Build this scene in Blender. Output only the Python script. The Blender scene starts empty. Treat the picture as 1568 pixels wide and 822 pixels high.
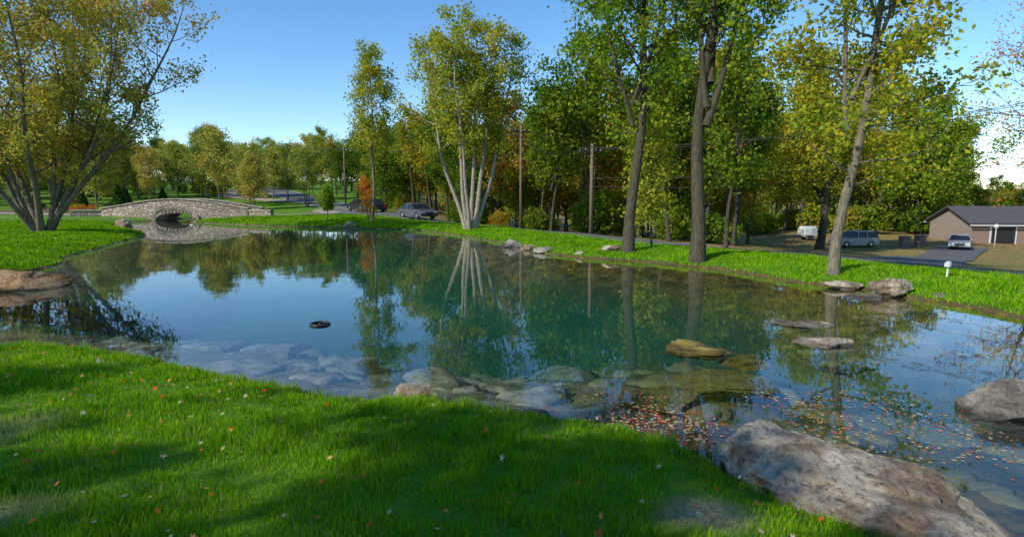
import bpy, bmesh, math, random
import numpy as np
from mathutils import Vector, noise, Matrix
random.seed(3)
scene = bpy.context.scene
scene.view_settings.view_transform = 'Standard'
scene.view_settings.look = 'None'
scene.view_settings.exposure = 0
COL = scene.collection

# ------------------------------------------------------------------ helpers
def link(name, data, parent=None, loc=None, rotz=None):
    o = bpy.data.objects.new(name, data)
    COL.objects.link(o)
    if parent is not None: o.parent = parent
    if loc is not None: o.location = loc
    if rotz is not None: o.rotation_euler = (0, 0, rotz)
    return o

def np_mesh(name, V, Q, mats, midx=None, attrs=None, smooth=True):
    me = bpy.data.meshes.new(name)
    V = np.ascontiguousarray(V, dtype=np.float32); Q = np.ascontiguousarray(Q, dtype=np.int32)
    nf, k = Q.shape
    me.vertices.add(len(V)); me.vertices.foreach_set("co", V.ravel())
    me.loops.add(nf*k); me.loops.foreach_set("vertex_index", Q.ravel())
    me.polygons.add(nf); me.polygons.foreach_set("loop_start", np.arange(nf, dtype=np.int32)*k)
    for m in mats: me.materials.append(m)
    if midx is not None: me.polygons.foreach_set("material_index", np.ascontiguousarray(midx, dtype=np.int32))
    if smooth: me.polygons.foreach_set("use_smooth", np.ones(nf, dtype=bool))
    me.update(calc_edges=True)
    if attrs:
        for an, av in attrs.items():
            a = me.attributes.new(an, 'FLOAT', 'POINT')
            a.data.foreach_set("value", np.ascontiguousarray(av, dtype=np.float32))
    return me

def sm(a, b, x):
    t = np.clip((x-a)/(b-a), 0, 1); return t*t*(3-2*t)

_sn = {}
def sn(x, y, scale, seed):
    if seed not in _sn:
        r = np.random.default_rng(seed); _sn[seed] = (r.uniform(0, 6.28, 9), r.uniform(0, 6.28, 9), r.uniform(.5, 1.9, 9))
    A, P, F = _sn[seed]
    s = 0
    for a, p, f in zip(A, P, F):
        s = s + np.sin((x*math.cos(a)+y*math.sin(a))*f/scale + p + .6*np.sin((x*math.sin(a)-y*math.cos(a))*f*.7/scale+p*2))
    return s/4.5

class NT:
    def __init__(s, name, world=False):
        s.m = bpy.data.materials.new(name); s.m.use_nodes = True
        s.t = s.m.node_tree; s.t.nodes.clear()
        s.out = s.t.nodes.new('ShaderNodeOutputMaterial')
    def n(s, typ, **kw):
        nd = s.t.nodes.new(typ)
        for k, v in kw.items(): setattr(nd, k, v)
        return nd
    def l(s, a, b): s.t.links.new(a, b)
    def coords(s, kind='Position'):
        if kind == 'Position': return s.n('ShaderNodeNewGeometry').outputs['Position']
        return s.n('ShaderNodeTexCoord').outputs[kind]
    def noise(s, vec, scale, detail=4, rough=.55, out='Fac'):
        nd = s.n('ShaderNodeTexNoise'); nd.inputs['Scale'].default_value = scale
        nd.inputs['Detail'].default_value = detail; nd.inputs['Roughness'].default_value = rough
        if vec is not None: s.l(vec, nd.inputs['Vector'])
        return nd.outputs[out]
    def vor(s, vec, scale, feature='F1', out='Distance', rnd=1):
        nd = s.n('ShaderNodeTexVoronoi', feature=feature); nd.inputs['Scale'].default_value = scale
        nd.inputs['Randomness'].default_value = rnd
        if vec is not None: s.l(vec, nd.inputs['Vector'])
        return nd.outputs[out]
    def ramp(s, fac, stops):
        nd = s.n('ShaderNodeValToRGB'); cr = nd.color_ramp
        while len(cr.elements) < len(stops): cr.elements.new(.5)
        for e, (p, c) in zip(cr.elements, stops):
            e.position = p; e.color = (c[0], c[1], c[2], 1) if hasattr(c, '__len__') else (c, c, c, 1)
        s.l(fac, nd.inputs['Fac']); return nd.outputs['Color']
    def mix(s, fac, a, b, mode='MIX'):
        nd = s.n('ShaderNodeMix', data_type='RGBA', blend_type=mode)
        for i, v in ((0, fac), (6, a), (7, b)):
            if isinstance(v, (int, float)): nd.inputs[i].default_value = v
            elif isinstance(v, tuple): nd.inputs[i].default_value = (v[0], v[1], v[2], 1)
            else: s.l(v, nd.inputs[i])
        return nd.outputs[2]
    def math(s, op, a, b=0., c=None, clamp=False):
        nd = s.n('ShaderNodeMath', operation=op); nd.use_clamp = clamp
        for i, v in enumerate((a, b, c)):
            if v is None: continue
            if isinstance(v, (int, float)): nd.inputs[i].default_value = v
            else: s.l(v, nd.inputs[i])
        return nd.outputs[0]
    def attr(s, name):
        return s.n('ShaderNodeAttribute', attribute_name=name).outputs['Fac']
    def bump(s, h, strength=.5, dist=.02):
        nd = s.n('ShaderNodeBump'); nd.inputs['Strength'].default_value = strength
        nd.inputs['Distance'].default_value = dist; s.l(h, nd.inputs['Height']); return nd.outputs['Normal']
    def principled(s, col, rough=.8, spec=.3, normal=None, metal=0.):
        p = s.n('ShaderNodeBsdfPrincipled')
        if isinstance(col, tuple): p.inputs['Base Color'].default_value = (*col, 1)
        else: s.l(col, p.inputs['Base Color'])
        if isinstance(rough, (int, float)): p.inputs['Roughness'].default_value = rough
        else: s.l(rough, p.inputs['Roughness'])
        p.inputs['Specular IOR Level'].default_value = spec
        p.inputs['Metallic'].default_value = metal
        if normal is not None: s.l(normal, p.inputs['Normal'])
        s.l(p.outputs[0], s.out.inputs[0]); return s.m
    def sep(s, vec):
        nd = s.n('ShaderNodeSeparateXYZ'); s.l(vec, nd.inputs[0]); return nd.outputs

def simple(name, col, rough=.6, spec=.4, metal=0., var=.12, scale=6):
    t = NT(name); c = t.coords('Object')
    n = t.noise(c, scale, 5)
    col2 = t.mix(n, tuple(max(0, v*(1-var*2)) for v in col), tuple(min(1, v*(1+var)) for v in col))
    return t.principled(col2, rough, spec, metal=metal)

# ------------------------------------------------------------------ materials
def leafmat(name, stops, trans=.4, nscale=.45, objvar=0., shift=0.):
    t = NT(name)
    f = t.math('MULTIPLY', t.attr('rnd'), .55)
    c = t.coords('Position')
    nz = t.noise(c, nscale, 3)
    f = t.math('ADD', f, t.math('MULTIPLY', t.math('SUBTRACT', nz, .22-shift), .8))
    if objvar:
        r = t.n('ShaderNodeObjectInfo').outputs['Random']
        f = t.math('ADD', f, t.math('MULTIPLY', t.math('SUBTRACT', r, .5), objvar), clamp=True)
    col = t.ramp(f, stops)
    d = t.n('ShaderNodeBsdfDiffuse'); t.l(col, d.inputs[0])
    tr = t.n('ShaderNodeBsdfTranslucent')
    t.l(t.mix(.5, col, (1.0, .95, .35), 'MULTIPLY'), tr.inputs[0])
    m1 = t.n('ShaderNodeMixShader'); m1.inputs[0].default_value = trans
    t.l(d.outputs[0], m1.inputs[1]); t.l(tr.outputs[0], m1.inputs[2])
    t.l(m1.outputs[0], t.out.inputs[0])
    return t.m

def barkmat(name, a, b):
    t = NT(name); c = t.coords('Object')
    mp = t.n('ShaderNodeMapping'); mp.inputs['Scale'].default_value = (6, 6, 1.2); t.l(c, mp.inputs[0])
    n = t.noise(mp.outputs[0], 3, 6, .7)
    n2 = t.noise(c, .8, 3)
    col = t.mix(t.ramp(n, [(.35, 0), (.65, 1)]), a, b); col = t.mix(t.math('MULTIPLY', n2, .4), col, (.09, .10, .05))
    return t.principled(col, .9, .1, t.bump(n, 1., .06))

ORG = (.50, .19, .02)
M_leaf_forest = leafmat('foliage_forest', [(0, (.03, .08, .01)), (.3, (.085, .17, .016)), (.58, (.19, .28, .022)), (.78, (.40, .36, .035)), (.9, (.50, .26, .03)), (1, (.48, .13, .03))], .42, .12, .65, .0)
M_leaf_yg = leafmat('foliage_yellowgreen', [(0, (.10, .17, .018)), (.3, (.24, .32, .03)), (.6, (.44, .43, .04)), (.9, (.60, .42, .04)), (1, ORG)], .45)
M_leaf_green = leafmat('foliage_green', [(0, (.045, .12, .01)), (.33, (.13, .25, .018)), (.62, (.28, .38, .03)), (.88, (.54, .46, .035)), (1, ORG)], .5)
M_leaf_mix = leafmat('foliage_mix', [(0, (.08, .16, .013)), (.3, (.20, .31, .025)), (.55, (.44, .43, .035)), (.8, (.62, .38, .03)), (1, (.58, .18, .03))], .5, .6)
M_leaf_maple = leafmat('foliage_maple', [(0, (.13, .20, .03)), (.32, (.30, .36, .05)), (.58, (.56, .48, .08)), (.8, (.62, .32, .09)), (1, (.60, .15, .09))], .45, .35, 0, .02)
M_leaf_orange = leafmat('foliage_orange', [(0, (.18, .17, .02)), (.4, (.52, .30, .035)), (.7, (.58, .20, .035)), (1, (.44, .08, .03))], .45)
M_leaf_pale = leafmat('foliage_pale', [(0, (.12, .19, .03)), (.36, (.24, .32, .05)), (.64, (.42, .42, .08)), (.86, (.56, .38, .09)), (1, (.54, .20, .09))], .4, .1, .55, -.06)
M_leaf_young = leafmat('foliage_young', [(0, (.10, .20, .015)), (.5, (.26, .40, .03)), (1, (.46, .48, .05))], .4)
M_leaf_dark = leafmat('foliage_evergreen', [(0, (.02, .055, .015)), (.6, (.045, .11, .02)), (1, (.09, .16, .03))], .15)
M_bark = barkmat('bark_dark', (.03, .024, .017), (.12, .095, .07))
M_bark_pale = barkmat('bark_pale', (.20, .16, .12), (.50, .44, .36))
M_bark_mid = barkmat('bark_mid', (.09, .07, .05), (.30, .25, .19))

def grassmat():
    t = NT('grass_blades')
    c = t.coords('Position')
    f = t.math('ADD', t.math('MULTIPLY', t.attr('rnd'), .6), t.math('MULTIPLY', t.math('SUBTRACT', t.noise(c, .9, 4), .3), .9), clamp=True)
    col = t.ramp(f, [(0, (.035, .13, .004)), (.3, (.11, .29, .006)), (.7, (.26, .48, .010)), (.92, (.40, .56, .02)), (1, (.46, .46, .10))])
    col = t.mix(t.attr('dry'), col, (.46, .37, .19))
    d = t.n('ShaderNodeBsdfDiffuse'); t.l(col, d.inputs[0])
    tr = t.n('ShaderNodeBsdfTranslucent'); t.l(col, tr.inputs[0])
    m1 = t.n('ShaderNodeMixShader'); m1.inputs[0].default_value = .4
    t.l(d.outputs[0], m1.inputs[1]); t.l(tr.outputs[0], m1.inputs[2])
    t.l(m1.outputs[0], t.out.inputs[0]); return t.m
M_grass = grassmat()

def groundmat():
    t = NT('ground'); c = t.coords('Position'); xyz = t.sep(c); z = xyz[2]
    n1 = t.noise(c, .7, 5); n2 = t.noise(c, 9, 6, .7); n3 = t.noise(c, .12, 3)
    grass = t.mix(n2, (.03, .10, .006), (.14, .30, .018))
    grass = t.mix(t.ramp(n3, [(.4, 0), (.65, .5)]), grass, (.18, .27, .04))
    soil = t.mix(t.ramp(t.noise(c, 26, 5, .75), [(.35, 0), (.65, 1)]), (.13, .10, .05), (.50, .41, .25))
    grass = t.mix(t.attr('bare'), grass, soil)
    lv = t.vor(c, 7, out='Color'); ls = t.n('ShaderNodeSeparateColor'); t.l(lv, ls.inputs[0])
    lit = t.ramp(ls.outputs[0], [(0, (.10, .065, .035)), (.4, (.24, .15, .07)), (.75, (.38, .24, .10)), (1, (.46, .26, .09))])
    lit = t.mix(t.ramp(n1, [(.46, 0), (.66, .7)]), lit, (.14, .17, .045))
    land = t.mix(t.attr('litter'), grass, lit)
    mul = t.mix(n2, (.09, .05, .032), (.24, .14, .09))
    land = t.mix(t.attr('mulch'), land, mul)
    # pond bed
    peb = t.vor(c, 5, out='Color'); ps = t.n('ShaderNodeSeparateColor'); t.l(peb, ps.inputs[0])
    stone = t.ramp(ps.outputs[0], [(0, (.07, .056, .035)), (.5, (.18, .145, .095)), (1, (.34, .28, .20))])
    silt = t.mix(t.ramp(t.noise(c, 1.6, 7, .7), [(.38, 0), (.62, 1)]), (.035, .03, .018), (.28, .23, .15))
    bed = t.mix(t.ramp(t.noise(c, 1.1, 4), [(.42, .1), (.6, .6)]), silt, stone)
    gold = t.mix(t.ramp(t.noise(c, 2.0, 7, .72), [(.40, 0), (.62, 1)]), (.022, .015, .005), (.24, .145, .022))
    bed = t.mix(t.ramp(t.math('MULTIPLY', xyz[0], .25), [(.1, 0), (.5, .85)]), bed, gold)
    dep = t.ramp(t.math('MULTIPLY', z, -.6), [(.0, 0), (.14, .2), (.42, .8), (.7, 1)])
    bed = t.mix(dep, bed, (.004, .055, .035))  # light absorbed by deep water, painted into the bed colour by depth
    sh = t.attr('shore')
    wet = t.ramp(sh, [(.5, 0), (.515, 0), (.53, 1)])
    mud = t.mix(n2, (.04, .03, .018), (.17, .13, .065))
    land = t.mix(wet, mud, land)
    island = t.math('GREATER_THAN', sh, .5)
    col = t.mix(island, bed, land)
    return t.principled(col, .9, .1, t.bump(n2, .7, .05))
M_ground = groundmat()

def watermat():
    # reflection by angle of incidence, the same from both sides of the surface, so sunlight reaches the bed
    t = NT('pond_water'); c = t.coords('Position')
    a = t.noise(c, 1.1, 2, .5); b = t.noise(c, 6, 2, .5)
    h = t.math('ADD', t.math('MULTIPLY', a, .7), t.math('MULTIPLY', b, .07))
    nrm = t.bump(h, 1., .0035)
    geo = t.n('ShaderNodeNewGeometry')
    dt = t.n('ShaderNodeVectorMath', operation='DOT_PRODUCT'); t.l(geo.outputs['Incoming'], dt.inputs[0]); t.l(nrm, dt.inputs[1])
    k = t.math('SUBTRACT', 1., t.math('ABSOLUTE', dt.outputs['Value']), clamp=True)
    fr = t.math('MULTIPLY_ADD', t.math('POWER', k, 4.6), .97, .025, clamp=True)
    tr = t.n('ShaderNodeBsdfTransparent'); tr.inputs[0].default_value = (.84, .94, .92, 1)
    g = t.n('ShaderNodeBsdfGlossy'); g.inputs['Roughness'].default_value = .012; g.inputs[0].default_value = (.97, .98, 1, 1); t.l(nrm, g.inputs['Normal'])
    m = t.n('ShaderNodeMixShader'); t.l(fr, m.inputs[0]); t.l(tr.outputs[0], m.inputs[1]); t.l(g.outputs[0], m.inputs[2])
    t.l(m.outputs[0], t.out.inputs[0]); return t.m
M_water = watermat()

def rockmat(name, a, b, stain=(.13, .085, .045), moss=.0):
    t = NT(name); c = t.coords('Position'); z = t.sep(c)[2]
    n1 = t.noise(c, 2.2, 7, .68); n2 = t.noise(c, 16, 6, .75); n3 = t.noise(c, 1.3, 6, .65)
    col = t.mix(t.ramp(n1, [(.35, 0), (.62, 1)]), a, b)
    col = t.mix(t.ramp(n3, [(.48, 0), (.57, .8)]), col, stain)
    col = t.mix(t.ramp(n2, [(.36, .75), (.50, 0)]), col, (.05, .042, .03))
    col = t.mix(t.ramp(n2, [(.58, 0), (.70, .5)]), col, (.56, .52, .44))
    if moss: col = t.mix(t.math('MULTIPLY', t.ramp(t.noise(c, 3.3, 5), [(.4, 0), (.6, 1)]), moss), col, (.26, .20, .02))
    wet = t.ramp(z, [(.0, .5), (.035, .45), (.07, 1)])
    col = t.mix(1., col, wet, 'MULTIPLY')
    hh = t.math('ADD', t.math('MULTIPLY', n2, .6), n1)
    return t.principled(col, .85, .25, t.bump(hh, 1., .08))
M_rock = rockmat('rock_tan', (.32, .26, .18), (.56, .48, .37), (.17, .10, .05))
M_rock_g = rockmat('rock_grey', (.22, .195, .16), (.44, .40, .34), (.12, .10, .08))
M_rock_m = rockmat('rock_mossy', (.26, .19, .06), (.50, .37, .14), (.15, .10, .025), .7)
M_rock_o = rockmat('rock_rust', (.30, .16, .08), (.50, .32, .18), (.24, .10, .04), .3)
def bedrock():
    t = NT('bed_stone'); c = t.coords('Position'); xyz = t.sep(c); z = xyz[2]
    col = t.mix(t.ramp(t.noise(c, 3, 6, .7), [(.38, 0), (.62, 1)]), (.07, .056, .036), (.32, .27, .20))
    col = t.mix(t.ramp(t.math('MULTIPLY', xyz[0], .25), [(.1, 0), (.5, .75)]), col, (.20, .13, .025))
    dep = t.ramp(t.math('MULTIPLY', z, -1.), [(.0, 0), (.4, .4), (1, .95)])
    col = t.mix(dep, col, (.010, .085, .06))  # deeper stones tinted teal: the water's light loss put into their colour
    return t.principled(col, .9, .1)
M_bedstone = bedrock()

# ------------------------------------------------------------------ pond outline and terrain
POND = [(-20,11.5),(-13,10.2),(-10,9.3),(-8.06,8.71),(-6.88,8.53),(-5.64,8.17),(-4.36,7.6),(-3.2,7.0),(-2.21,6.54),(-1.4,6.36),(-.63,6.28),(.11,5.93),(.79,5.67),(1.3,5.4),(1.7,4.95),(1.96,4.41),(2.3,3.95),(2.85,3.45),(4.0,2.9),(6,2.5),(9,3.0),(12,5),(12.4,7.5),(10.9,9.5),(10.0,10.85),(9.87,12.14),(9.39,13.08),(8.88,14.8),(7.71,15.96),(6.73,18.4),(5.04,20.2),(2.94,21.9),(1.26,23.7),(-.13,27.8),(-3.36,34.8),(-7.55,40.1),(-11.65,41.6),(-17.5,44.3),(-24.7,48.4),(-29.8,53),(-30.3,58),(-31,66),(-33,66),(-34.2,59),(-34,54),(-34.5,50),(-30,43),(-23.2,35.9),(-20.1,28.9),(-17.3,21.9),(-15.9,19.8),(-15.6,17.0),(-19,15.5),(-22,13.5)]
def crom(P, sub, closed=True):
    P = np.array(P, float); n = len(P); out = []
    rngi = range(n) if closed else range(n-1)
    for i in rngi:
        if closed: a, b, c, d = P[(i-1) % n], P[i], P[(i+1) % n], P[(i+2) % n]
        else: a, b, c, d = P[max(i-1, 0)], P[i], P[i+1], P[min(i+2, n-1)]
        for s in range(sub):
            t = s/sub
            out.append(.5*((2*b)+(-a+c)*t+(2*a-5*b+4*c-d)*t*t+(-a+3*b-3*c+d)*t**3))
    if not closed: out.append(P[-1])
    return np.array(out)
PP = crom(POND, 3)
def sdf(x, y):
    x = np.asarray(x, float).ravel(); y = np.asarray(y, float).ravel()
    out = np.empty(len(x))
    A = PP; B = np.roll(PP, -1, 0); D = B-A; L2 = (D**2).sum(1)
    for i in range(0, len(x), 20000):
        px = x[i:i+20000, None]; py = y[i:i+20000, None]
        t = np.clip(((px-A[:, 0])*D[:, 0]+(py-A[:, 1])*D[:, 1])/L2, 0, 1)
        dx = px-(A[:, 0]+t*D[:, 0]); dy = py-(A[:, 1]+t*D[:, 1])
        d = np.sqrt((dx*dx+dy*dy).min(1))
        cr = ((A[:, 1] > py) != (B[:, 1] > py)) & (px < (B[:, 0]-A[:, 0])*(py-A[:, 1])/(B[:, 1]-A[:, 1]+1e-12)+A[:, 0])
        out[i:i+20000] = np.where(cr.sum(1) % 2 == 1, -d, d)
    return out + .10*sn(x, y, .55, 11)*np.clip(1-np.abs(out)/3, 0, 1) + .04*sn(x, y, .16, 12)*np.clip(1-np.abs(out)/2, 0, 1)
ROAD = [(-110,190),(-60,135),(-37,98),(-24.6,80),(-16.5,64),(-8,52.5),(-1.2,44.5),(3.2,37.7),(7.3,30.8),(10.5,26.6),(15.2,20.9),(20,15),(30,4),(60,-28)]
RX = np.array([p[0] for p in ROAD]); RY = np.array([p[1] for p in ROAD])
def yroad(x): return np.interp(x, RX, RY)
def height(x, y, d=None):
    x = np.asarray(x, float); y = np.asarray(y, float)
    sh = x.shape
    if d is None: d = sdf(x, y).reshape(sh)
    o = np.maximum(d, 0)
    bank = .03*np.minimum(o/.05, 1) + .33*(1-np.exp(-o/1.0))
    near = .22*sm(1.5, 6, o)*sm(10, 5, y)
    mr = sm(-14, 3, x)*sm(8, 13, y+.15*x)
    zmin = -3.3
    drop = np.maximum(-.085*np.maximum(o-2.2, 0), zmin-.3)*mr
    hill = (1-sm(-22, -5, x))*(.012*np.minimum(o, 60) + .05*np.minimum(np.maximum(y-72, 0), 130))*sm(5, 40, y)
    back = .045*np.minimum(np.maximum(y-105, 0), 200)*sm(-20, 0, x)
    und = .035*sn(x, y, 1.3, 21)*sm(0.2, 2, o) + .10*sn(x, y, 9, 22)*sm(3, 20, o)
    land = bank+near+drop+hill+back+und
    i = np.maximum(-d, 0)
    ms = sm(-1, 3, x)*sm(16, 10, y)
    dep = .02 + .11*i + .038*i*i*(1-ms*.85)
    dep = np.minimum(dep, 1.9) + .03*sn(x, y, .5, 31)*np.minimum(i, 1)
    dep = np.where(i > 0, np.maximum(dep, .01), 0)
    return np.where(d > 0, land, -dep)
def H(x, y): return float(height(np.array([x]), np.array([y]))[0])

N = 620
u = np.linspace(-1, 1, N)
R = 700.; a_ = 6.2
gx = np.sinh(a_*u)/math.sinh(a_)*R
gy = 5 + np.sinh(a_*u)/math.sinh(a_)*R
X, Y = np.meshgrid(gx, gy)
Dg = sdf(X, Y).reshape(X.shape)
Z = height(X, Y, Dg)
V = np.stack([X.ravel(), Y.ravel(), Z.ravel()], 1)
ii = np.arange(N*N).reshape(N, N)
Q = np.stack([ii[:-1, :-1].ravel(), ii[:-1, 1:].ravel(), ii[1:, 1:].ravel(), ii[1:, :-1].ravel()], 1)
litter = (sm(1.5, 4, Y-yroad(X)) * sm(-22, -10, X) * np.clip(.85+.3*sn(X, Y, 5, 41), 0, 1)).ravel()
mulch = (sm(-62, -58, X)*sm(-38, -42, X)*sm(60, 64, Y)*sm(84, 78, Y)).ravel()
def barefn(x, y): return sm(.62, 1.0, sn(x, y, .38, 51)*.65+sn(x, y, 1.1, 52)*.7)*sm(14, 9, y)
bare = barefn(X, Y).ravel()
me = np_mesh('ground', V, Q, [M_ground], attrs={'litter': litter, 'mulch': mulch, 'bare': bare, 'shore': np.clip(.5+Dg.ravel()*.1, 0, 1)})
link('ground', me)
dq = Dg.ravel()[Q].min(1)
Qw = Q[dq < .5]
used = np.unique(Qw); remap = np.zeros(N*N, int); remap[used] = np.arange(len(used))
Vw = V[used].copy(); Vw[:, 2] = 0
link('pond_water', np_mesh('pond_water', Vw, remap[Qw], [M_water]))

# ------------------------------------------------------------------ road, driveway, paths
def ribbon(name, pts, width, mat, lift=.03, sub=10, across=7, off=0., fz=None, parent=None):
    C = crom(pts, sub, False)
    T = np.gradient(C, axis=0); T /= np.linalg.norm(T, axis=1)[:, None]
    Nn = np.stack([-T[:, 1], T[:, 0]], 1)
    w = (np.linspace(-.5, .5, across)*width+off)
    P = C[:, None, :]+Nn[:, None, :]*w[None, :, None]
    z = height(P[..., 0].ravel(), P[..., 1].ravel()).reshape(P.shape[:2]) if fz is None else fz(P[..., 0], P[..., 1])
    VV = np.concatenate([P, (z+lift)[..., None]], 2).reshape(-1, 3)
    k = np.arange(VV.shape[0]).reshape(P.shape[:2])
    QQ = np.stack([k[:-1, :-1].ravel(), k[1:, :-1].ravel(), k[1:, 1:].ravel(), k[:-1, 1:].ravel()], 1)[:, ::-1]
    return link(name, np_mesh(name, VV, QQ, [mat]), parent)
def asphalt(name, a, b):
    t = NT(name); c = t.coords('Position')
    n = t.noise(c, 30, 4, .8); n2 = t.noise(c, .6, 4)
    return t.principled(t.mix(t.math('MULTIPLY', t.math('ADD', n, n2), .5), a, b), .85, .3, t.bump(n, .5, .01))
M_asph = asphalt('asphalt', (.06, .06, .063), (.20, .20, .205))
M_drive = asphalt('asphalt_driveway', (.05, .05, .05), (.17, .165, .16))
M_path = asphalt('paving', (.30, .22, .18), (.46, .36, .31))
M_line = simple('road_paint', (.7, .7, .66)); M_yline = simple('road_paint_yellow', (.6, .42, .06))
ribbon('road', ROAD, 5.6, M_asph, .05, 14)
rl = link('road_markings', None)
ribbon('edge_line_1', ROAD, .12, M_line, .062, 14, 2, 2.5, parent=rl)
ribbon('edge_line_2', ROAD, .12, M_line, .062, 14, 2, -2.5, parent=rl)
ribbon('centre_line', ROAD, .12, M_yline, .062, 14, 2, 0, parent=rl)
ribbon('driveway', [(15.8, 20.4), (18.2, 26), (28.6, 39), (39, 51), (49, 61.5)], 4.2, M_drive, .07, 12)
ribbon('footpath', [(-110, 74), (-75, 64), (-52, 58.5), (-43, 56.4), (-37.5, 56.2)], 3.2, M_path, .05, 10)
ribbon('footpath', [(-26, 56.2), (-22, 57.5), (-20, 63), (-24, 72), (-23, 78)], 2.4, M_path, .05, 10)
ribbon('driveway', [(-30, 88), (-40, 92), (-52, 104), (-58, 125)], 3.5, M_path, .05, 10)

# ------------------------------------------------------------------ trees
def tubes(P, Rr, n):
    m, k, _ = P.shape
    T = np.gradient(P, axis=1); T /= (np.linalg.norm(T, axis=2, keepdims=True)+1e-9)
    ov = P[:, -1]-P[:, 0]; ov /= (np.linalg.norm(ov, axis=1, keepdims=True)+1e-9)
    ref = np.where(np.abs(ov[:, 2:3]) > .8, np.array([[1., 0, 0]]), np.array([[0, 0, 1.]]))[:, None, :]
    A = np.cross(T, ref); A /= (np.linalg.norm(A, axis=2, keepdims=True)+1e-9)
    B = np.cross(T, A)
    th = np.linspace(0, 2*np.pi, n, endpoint=False)
    VV = P[:, :, None, :]+Rr[:, :, None, None]*(A[:, :, None, :]*np.cos(th)[None, None, :, None]+B[:, :, None, :]*np.sin(th)[None, None, :, None])
    idx = np.arange(m*k*n).reshape(m, k, n); nx = np.roll(idx, -1, 2)
    QQ = np.stack([idx[:, :-1].ravel(), nx[:, :-1].ravel(), nx[:, 1:].ravel(), idx[:, 1:].ravel()], 1)
    return VV.reshape(-1, 3), QQ

def leaf_quads(rng, C, size, aspect=.62, flat=.0):
    n = len(C)
    A = rng.normal(size=(n, 3)); A[:, 2] *= (1-flat); A /= np.linalg.norm(A, axis=1, keepdims=True)
    B = rng.normal(size=(n, 3)); B[:, 2] *= (1-flat); B -= A*(A*B).sum(1, keepdims=True); B /= np.linalg.norm(B, axis=1, keepdims=True)
    s = size*rng.uniform(.6, 1.25, (n, 1))
    A = A*s*.5; B = B*s*.5*aspect
    VV = np.stack([C-A, C+B-.15*A, C+A, C-B-.15*A], 1).reshape(-1, 3)
    return VV, np.arange(4*n).reshape(n, 4)

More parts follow.
